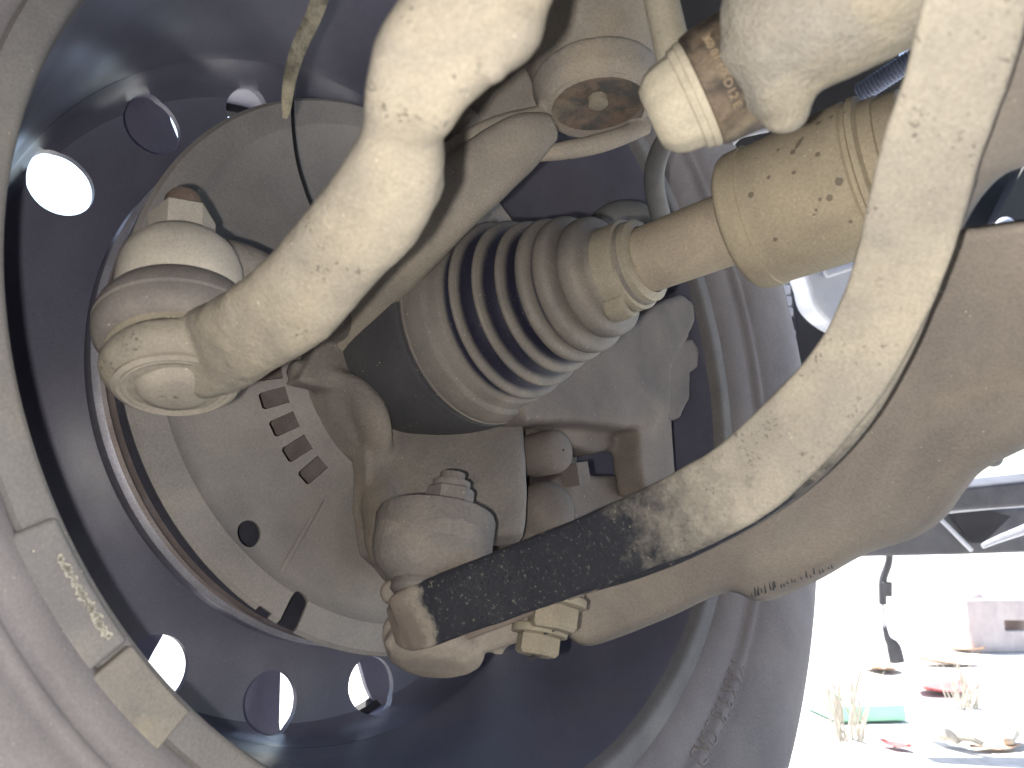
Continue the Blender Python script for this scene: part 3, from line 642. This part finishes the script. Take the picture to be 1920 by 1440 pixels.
obj('link_rod', psweep([(1222, -80, .232, 62), (1240, 0, .224, 64), (1258, 80, .217, 66), (1272, 150, .210, 70), (1270, 190, .206, 66)], n=28), M['linkcup'], lk)

# ------------------------------------------------------------ lower control arm
la = empty('lower_control_arm', P(900, 1150, .29), 'long curved control arm, bare black near its left end, over a wide brown arm plate', 'control arm')
bp2 = [(742, 1173, .292, 70), (756, 1168, .290, 98), (772, 1161, .288, 112), (815, 1145, .286, 120), (880, 1120, .282, 122), (960, 1090, .277, 125), (1060, 1053, .268, 130), (1170, 1008, .256, 136), (1278, 962, .243, 144), (1387, 902, .229, 150), (1488, 812, .215, 150),
       (1578, 712, .202, 146), (1643, 603, .190, 144), (1690, 482, .178, 158), (1738, 305, .163, 168), (1793, 135, .149, 174), (1834, -10, .138, 178), (1885, -180, .126, 182)]
g = psweep(bp2, ex=6.5, n=64, flat=.40, sub=8)
o = obj('curved_arm', g, M['bar'], la, attr=sweep.u)
tx = bpy.data.textures.new('lumps2', 'CLOUDS'); tx.noise_scale = .012; tx.noise_depth = 3
dm = o.modifiers.new('wear', 'DISPLACE'); dm.texture = tx; dm.strength = .0010; dm.texture_coords = 'LOCAL'
# rolled flange under the curved arm
fl_pts = [(830, 1213, .295, 12), (950, 1168, .288, 12), (1090, 1113, .276, 12), (1200, 1078, .262, 14), (1310, 1036, .248, 18), (1430, 968, .233, 24), (1530, 890, .219, 28), (1620, 790, .206, 30), (1692, 668, .194, 30), (1745, 545, .183, 28), (1800, 380, .170, 26), (1850, 220, .158, 26), (1893, 60, .147, 24), (1930, -100, .138, 24)]
obj('rolled_flange', psweep([(x-(6 if x > 1300 else 2), y-(6 if x > 1300 else 3), d, w_*1.3) for x, y, d, w_ in fl_pts], n=16, flat=.9), M['bar'], la, attr=sweep.u)
# wide pressed plate
A_ = [(1050, 1090), (1120, 1050), (1220, 1000), (1310, 955), (1380, 905), (1450, 845), (1540, 740), (1620, 640), (1690, 530), (1768, 442), (1850, 428), (2010, 405)]
B_ = [(1068, 1187), (1110, 1203), (1240, 1155), (1360, 1103), (1430, 1119), (1520, 1085), (1620, 1030), (1710, 1000), (1765, 962), (1800, 915), (1850, 865), (2010, 790)]
dA = [.330, .322, .300, .282, .268, .254, .240, .228, .216, .204, .196, .182]; dB = [.332, .328, .312, .298, .290, .280, .268, .258, .250, .242, .234, .215]
rowsA = cat([(*a, d) for a, d in zip(A_, dA)], 3, 6); rowsB = cat([(*b, d) for b, d in zip(B_, dB)], 3, 6)
vs = []; NT = 26
for a, b in zip(rowsA, rowsB):
    for j in range(NT+1):
        t = j/NT; x = a[0]+(b[0]-a[0])*t; y = a[1]+(b[1]-a[1])*t; d = a[2]+(b[2]-a[2])*t
        d += .0018*math.cos((t-.4)*math.pi*1.3)*-.8 + (.009*max(0, (t-.90)/.10)**2) + .0018*math.sin(x*.02+t*4)
        vs.append(P(x, y, d))
m = NT+1; fs = [(i*m+j, i*m+j+1, (i+1)*m+j+1, (i+1)*m+j) for i in range(len(rowsA)-1) for j in range(NT)]
o = obj('arm_plate', (vs, fs), M['arm'], la)
def solid(o, t):
    s = o.modifiers.new('thick', 'SOLIDIFY'); s.thickness = t; s.offset = 0; s.use_even_offset = False; return o
solid(o, .0035)
ap2 = [((1760, -120), (2040, -120)), ((1760, 60), (2040, 60)), ((1760, 200), (2030, 200)), ((1755, 290), (1960, 280)), ((1752, 350), (1878, 314)), ((1748, 410), (1828, 362)), ((1765, 445), (1790, 425))]
vs = []; R2 = cat([(*a, *b) for a, b in ap2], 4, 5)
for a in R2:
    for j in range(15):
        t = j/14; vs.append(P(a[0]+(a[2]-a[0])*t, a[1]+(a[3]-a[1])*t, .170 - .034*max(0, (350-a[1]))/400 + .010*t*t + .006*max(0, (t-.8)/.2)**2))
fs = [(i*15+j, i*15+j+1, (i+1)*15+j+1, (i+1)*15+j) for i in range(len(R2)-1) for j in range(14)]
solid(obj('upper_limb', (vs, fs), M['arm'], la), .0035)
# the joint bracket at the tip with two bolts
tb = [psweep([(745, 1175, .298, 84), (790, 1205, .300, 86), (850, 1195, .300, 80), (940, 1175, .300, 74), (1040, 1145, .300, 70)], n=24, flat=.5),
      prism([P(x, y, .300) for x, y in smoothpoly([(716, 1180), (722, 1225), (745, 1250), (790, 1255), (880, 1255), (896, 1240), (905, 1222), (940, 1232), (955, 1210), (985, 1205), (1060, 1200), (1085, 1150), (1085, 1100), (900, 1130), (760, 1150)], 3)], .006, D(0, .3, 1)),
      lathe([(0, .004), (.0006, .013), (.003, .0178), (.006, .0190), (.014, .0185)], P(815, 1255, .298), D(.02, .72, .58), 40, cap=True),
      psweep([(735, 1125, .31, 30), (730, 1105, .312, 34), (770, 1095, .314, 30), (810, 1085, .315, 24)], n=20, flat=.8)]
cast(obj('joint_bracket', join(*tb), M['arm'], la), .0011, 7, .0008, 110)
for (px, py, d, r, h) in ((1034, 1176, .284, .0098, .0085), (1006, 1224, .289, .0088, .0070)):
    ba = D(.16, .90, .42); c = P(px, py, d)
    b_ = empty('bolt_group', c, '', ''); del b_['label']; del b_['category']; b_.name = 'flange_bolt'; ORG[b_.name] = V(c); b_.parent = la; b_.location = V(c)-ORG[la.name]
    obj('bolt_head', hexp(c-ba*.001, c+ba*h, r*.96, 20 if r > .01 else 45, .14), M['bolt'], b_, angle=20)
    obj('washer_face', cyl(c+ba*h*.93, c+ba*(h+.0025), r*1.22, 36), M['bolt'], b_)
    if r < .01: obj('head_mark', box(c-ba*.0012+S*.000, D(1, .35, 0), ba, D(0, 0, 1), .0028, .0006, .0005), M['wire'], b_)
# scraped notches on the plate edge
nc = []
for i in range(22):
    f_ = i/21; px = 1412+f_**1.3*150+random.uniform(-3, 3); py = 1118-f_**1.3*54+random.uniform(-2, 2)
    L_ = random.uniform(4, 18)*(1-.5*f_); dd = .2835-.012*f_
    nc.append(psweep([(px-1, py-L_, dd-.0016, 1.2), (px+1, py+1, dd+.0008, 3.2)], n=6, sub=2, flat=.5))
obj('scraped_edge', join(*nc), M['cvcup'], la, kind='stuff')

# ------------------------------------------------------------ car body round the wheel: unseen slabs added to block light
body = empty('car_body', (0, -1, .68), 'mostly unseen car underside added to block light, with the wheel arch', 'car body')
Z = V((0, 0, 1)); NH = V((N.x, N.y, 0)).normalized(); FW = V((-NH.y, NH.x, 0))
if FW.dot(V((1, 0, 0))) < 0: FW = -FW
def slab(n0, n1, f0, f1, z0, z1):      # outboard, forward, height - measured from the hub
    c = V((HUB.x, HUB.y, 0))+NH*(n0+n1)/2+FW*(f0+f1)/2+Z*(z0+z1)/2
    return box(c, NH, FW, Z, abs(n1-n0)/2, (f1-f0)/2, (z1-z0)/2)
obj('bay_roof_blocker', slab(-1.5, .24, -.9, .32, .72, .78), M['bodyp'], body, smooth=False)
obj('arch_liner', lathe([(-.12, .40), (-.09, .425), (.19, .43), (.23, .41), (.23, .414), (.19, .435), (-.09, .430), (-.123, .402)], HUB, N, 60, a0=-100, a1=72, hint=UP), M['liner'], body)
obj('floor_pan_blocker', slab(-1.45, .05, -3.4, -.62, .22, .30), M['bodyp'], body, smooth=False)
obj('sill_blocker', slab(.06, .22, -3.0, -.50, .17, .60), M['bodyp'], body, smooth=False)
obj('bulkhead_blocker', slab(-1.45, .05, -.66, -.60, .30, .75), M['bodyp'], body, smooth=False)
obj('engine_blocker', slab(-1.5, -.62, -.56, .30, .20, .70), M['bodyp'], body, smooth=False)

# things seen in the gaps on the right
def plate(name, pts, d, th, m, parent=None, dd=None):
    return obj(name, prism([P(p[0], p[1], p[2] if len(p) > 2 else d) for p in pts], th, D(0, 0, 1)), m, parent, smooth=False)
hb = empty('far_panel', P(1550, 400, .9), 'dark panel with a pale ribbed strip beyond the tyre', 'panel')
bev(plate('panel_back', [(1478, 440), (1640, 420), (1700, 760), (1500, 760)], .90, .03, M['dark'], hb), .004)
for k in range(12):
    y0 = 492+k*21; x0 = 1452+k*3.2
    if k == 5: continue
    bev(plate('rib', [(x0, y0), (x0+26-k*.8, y0), (x0+27-k*.8, y0+17), (x0+3, y0+17)], .86, .02, M['pale'], hb), .002)
bev(plate('socket', [(1466, 596), (1490, 594), (1492, 615), (1468, 618)], .855, .02, M['wire'], hb), .002)
rl = empty('washer_tank', P(1580, 560, .8), 'pale lavender plastic tank between the damper sleeve and the curved arm', 'tank')
bev(plate('tank_shell', smoothpoly([(1515, 470), (1700, 440), (1720, 560), (1650, 640), (1585, 622), (1535, 585), (1518, 540)], 4), .80, .05, M['pale'], rl), .006, 3)
bev(plate('tank_lip', [(1545, 505), (1640, 480), (1640, 494), (1552, 521)], .79, .008, M['pale'], rl), .003, 3)
eb = empty('module_box', P(1560, 190, .7), 'black box seen in the gap between grey bar and damper sleeve', 'box')
bev(plate('box_shell', [(1508, 165), (1612, 138), (1616, 200), (1560, 240), (1500, 260), (1440, 300), (1380, 300), (1380, 240), (1490, 230)], .70, .08, M['dark'], eb), .004)
bev(plate('bracket', [(1632, 215), (1700, 190), (1700, 130), (1625, 168)], .62, .01, M['rust'], eb), .002)
bev(plate('bracket_edge', [(1640, 214), (1698, 184), (1700, 196), (1645, 226)], .61, .004, M['bolt'], eb), .001)
# corrugated conduit
cd = []
c0, c1_ = P(1612, 176, .55), P(1790, 60, .50); cx = (c1_-c0); Lc = cx.length; pr = []
nn = 26
for i in range(nn):
    s = Lc*i/nn; pr += [(s, .0062), (s+Lc/nn*.25, .0072), (s+Lc/nn*.6, .0072), (s+Lc/nn*.8, .0062)]
M['blueplast'] = mat('blue_grey_conduit', (.20, .23, .32), (.16, .18, .26), rough=.4)
tag(obj('corrugated_conduit', lathe(pr, c0, cx, 24, cap=True), M['blueplast']), 'blue grey corrugated conduit behind the top of the curved arm', 'conduit')
tag(obj('metal_clip', psweep([(1370, 268, .5, 16), (1385, 252, .5, 18), (1410, 246, .5, 16), (1440, 240, .5, 16)], n=12), M['pale']), 'small pale clip below the brown lettered rubber boot', 'clip')
tag(obj('liner_panel', prism([P(x, y, 1.0) for x, y in ((1770, 250), (1990, 180), (1990, 470), (1780, 470))], .03, D(0, 0, 1)), M['dark'], smooth=False), 'dark grey panel seen through the hole at the right edge', 'panel')
tag(obj('black_trim', prism([P(x, y, .95) for x, y in ((1930, 300), (1905, 340), (1868, 415), (1990, 440), (1990, 300))], .02, D(0, 0, 1)), M['wire'], smooth=False), 'black trim piece at the far right edge', 'trim')
tag(obj('white_plug', ball(P(1884, 423, .9), .010), M['pale']), 'small white round plug above the brown arm at right edge', 'plug')
# front undertray
ut = empty('front_undertray', P(1850, 980, .85), 'grey ribbed plastic undertray hanging beyond the arm plate at right', 'undertray')
bev(plate('tray_beam', [(1740, 925), (1800, 914), (2000, 893), (2000, 945), (1740, 962)], .86, .05, M['grey'], ut), .004)
bev(plate('tray_floor', [(1560, 1046), (1700, 980), (1800, 955), (2000, 948), (2000, 1034), (1800, 1041)], .93, .03, M['grey'], ut), .004)
plate('tray_pocket', [(1782, 962), (1850, 955), (1895, 968), (1845, 1018), (1822, 1018)], .92, .006, M['liner'], ut)
obj('tray_rib', psweep([(1752, 962, .90, 8), (1810, 1020, .90, 8), (1822, 1032, .90, 8)], n=8, sub=3), M['pale'], ut)
obj('tray_rib', psweep([(1842, 1024, .90, 10), (1880, 1008, .90, 14), (1990, 968, .90, 24)], n=8, sub=3), M['pale'], ut)
obj('tray_rib', psweep([(1740, 966, .88, 6), (1800, 957, .88, 7), (1990, 940, .88, 8)], n=8, sub=3), M['pale'], ut)
tag(obj('rubber_stop', lathe([(0, .0006), (.001, .006), (.004, .0085), (.009, .0088), (.013, .006), (.02, .003), (.06, .003)], P(1872, 868, .82), D(-.15, .5, .8), 24), M['grey']), 'small round rubber stop beside the arm plate at the right', 'stop')
hc = empty('hanging_cable', P(1662, 1100, .95), 'short grey cable with a plug hanging below the undertray', 'cable')
obj('cable_sleeve', psweep([(1668, 1036, .95, 12), (1666, 1056, .95, 13), (1656, 1085, .95, 14), (1655, 1110, .95, 14), (1655, 1132, .95, 13)], n=12), M['grey'], hc)
obj('cable_clip', psweep([(1663, 1092, .945, 18), (1664, 1117, .945, 16)], n=12, ex=4, flat=.5), M['grey'], hc)
obj('thin_lead', psweep([(1655, 1132, .95, 5), (1657, 1155, .95, 4), (1658, 1175, .95, 6)], n=8), M['pale'], hc)
obj('plug_body', psweep([(1658, 1172, .95, 8), (1664, 1196, .95, 12), (1675, 1212, .95, 24), (1682, 1240, .95, 26)], n=12, ex=3, flat=.6), M['grey'], hc)

# ------------------------------------------------------------ things on the sunlit ground
def gp(px, py, z=0.0):
    r = P(px, py, 1)-CAMP; return CAMP + r*((z-CAMZ)/r.z)
def leaf(px, py, L_, W_, rot, m, label, name='fallen_leaf', cat_='leaf', curl=.3):
    c = gp(px, py) + V((0, 0, .003)); e = V((math.cos(rot), math.sin(rot), 0)); q = V((-e.y, e.x, 0)); vs = []; fs = []
    n = 9
    for i in range(n+1):
        t = i/n; hw = W_*math.sin(math.pi*min(max(t, .04), .97))**.8*(1-.3*t)
        for j in (-1, -.5, 0, .5, 1):
            vs.append(c+e*L_*(t-.5)+q*hw*j+V((0, 0, curl*L_*((t-.5)**2+.5*(j*.5)**2)+.002*random.random())))
    for i in range(n):
        for j in range(4): fs.append((i*5+j, i*5+j+1, i*5+j+6, i*5+j+5))
    o = obj(name, (vs, fs), m); solid(o, .0008); return tag(o, label, cat_, 'fallen leaves on the sunlit ground')
leaf(1655, 1258, .10, .035, 1.2, M['leaf'], 'orange brown leaf just under the hanging plug')
leaf(1770, 1300, .11, .04, .5, M['leafred'], 'red leaf left of the pale block, among dry grass')
leaf(1784, 1248, .13, .03, .1, M['leaf'], 'faded brown leaf below the corner of the brick')
leaf(1680, 1405, .035, .012, 2.2, M['leafred'], 'small pinkish leaf near the bottom edge')
leaf(1868, 1408, .06, .012, .1, M['leaf'], 'long orange leaf lying at lower right', curl=.1)
leaf(1802, 1222, .10, .02, 2.2, M['leaf'], 'small dark leaf at the left foot of the brick')
bk = empty('brick', gp(1875, 1225), 'weathered brick with one slotted hole lying on the ground at right', 'brick')
c = gp(1875, 1225); hh = .055
bo = obj('brick_body', box(c+V((.05, .06, hh)), (1, .1, 0), (-.1, 1, 0), (0, 0, 1), .115, .05, hh), M['brick'], bk, smooth=False)
cut(bo, box(c+V((.05, .0, hh*1.0)), (1, .1, 0), (-.1, 1, 0), (0, 0, 1), .026, .3, .011)); bev(bo, .004, 2)
obj('mortar_lump', ball(c+V((-.02, .04, hh*2)), .02), M['brick'], bk)
gb = gp(1640, 1362)
tag(bev(obj('green_tub', box(gb+V((.0, .06, .012)), (1, .1, 0), (-.1, 1, 0), (0, 0, 1), .048, .045, .010), M['green'], smooth=False), .003), 'bright green plastic strip lying on the pale ground', 'plastic strip')
stk = empty('debris_pile', gp(1870, 1405), 'dark charred wood scrap at the lower right corner', 'wood scrap')
for (a, b, w_) in (((1768, 1398), (1800, 1406), .013), ((1795, 1404), (1845, 1412), .009), ((1895, 1390), (1893, 1408), .012)):
    p, q = gp(*a)+V((0, 0, .012)), gp(*b)+V((0, 0, .010)); o = obj('splinter', sweep([(p, w_*.7, w_*.5), ((p+q)/2+V((0, 0, .004)), w_, w_*.6), (q, w_*.5, w_*.4)], n=8), M['stick'], stk)
for i, (px, py, r, tl) in enumerate(((1590, 1385, 1.2, 'tall dry grass tuft left of the green strip'), (1800, 1325, .9, 'dry grass tuft beside the red leaf'))):
    bl = []
    for k in range(26):
        b = gp(px, py)+V((random.uniform(-.02, .02), random.uniform(-.02, .02), 0)); h_ = random.uniform(.03, .09)*r
        tp_ = b+V((random.uniform(-.04, .04), random.uniform(-.03, .03), h_))
        bl.append(sweep([(b, .0012), ((b+tp_)/2+V((0, 0, .01)), .001), (tp_, .0003)], n=5, sub=3))
    o = obj('grass_tuft', join(*bl), M['stick']); tag(o, tl, 'grass tuft', 'dry grass tufts')
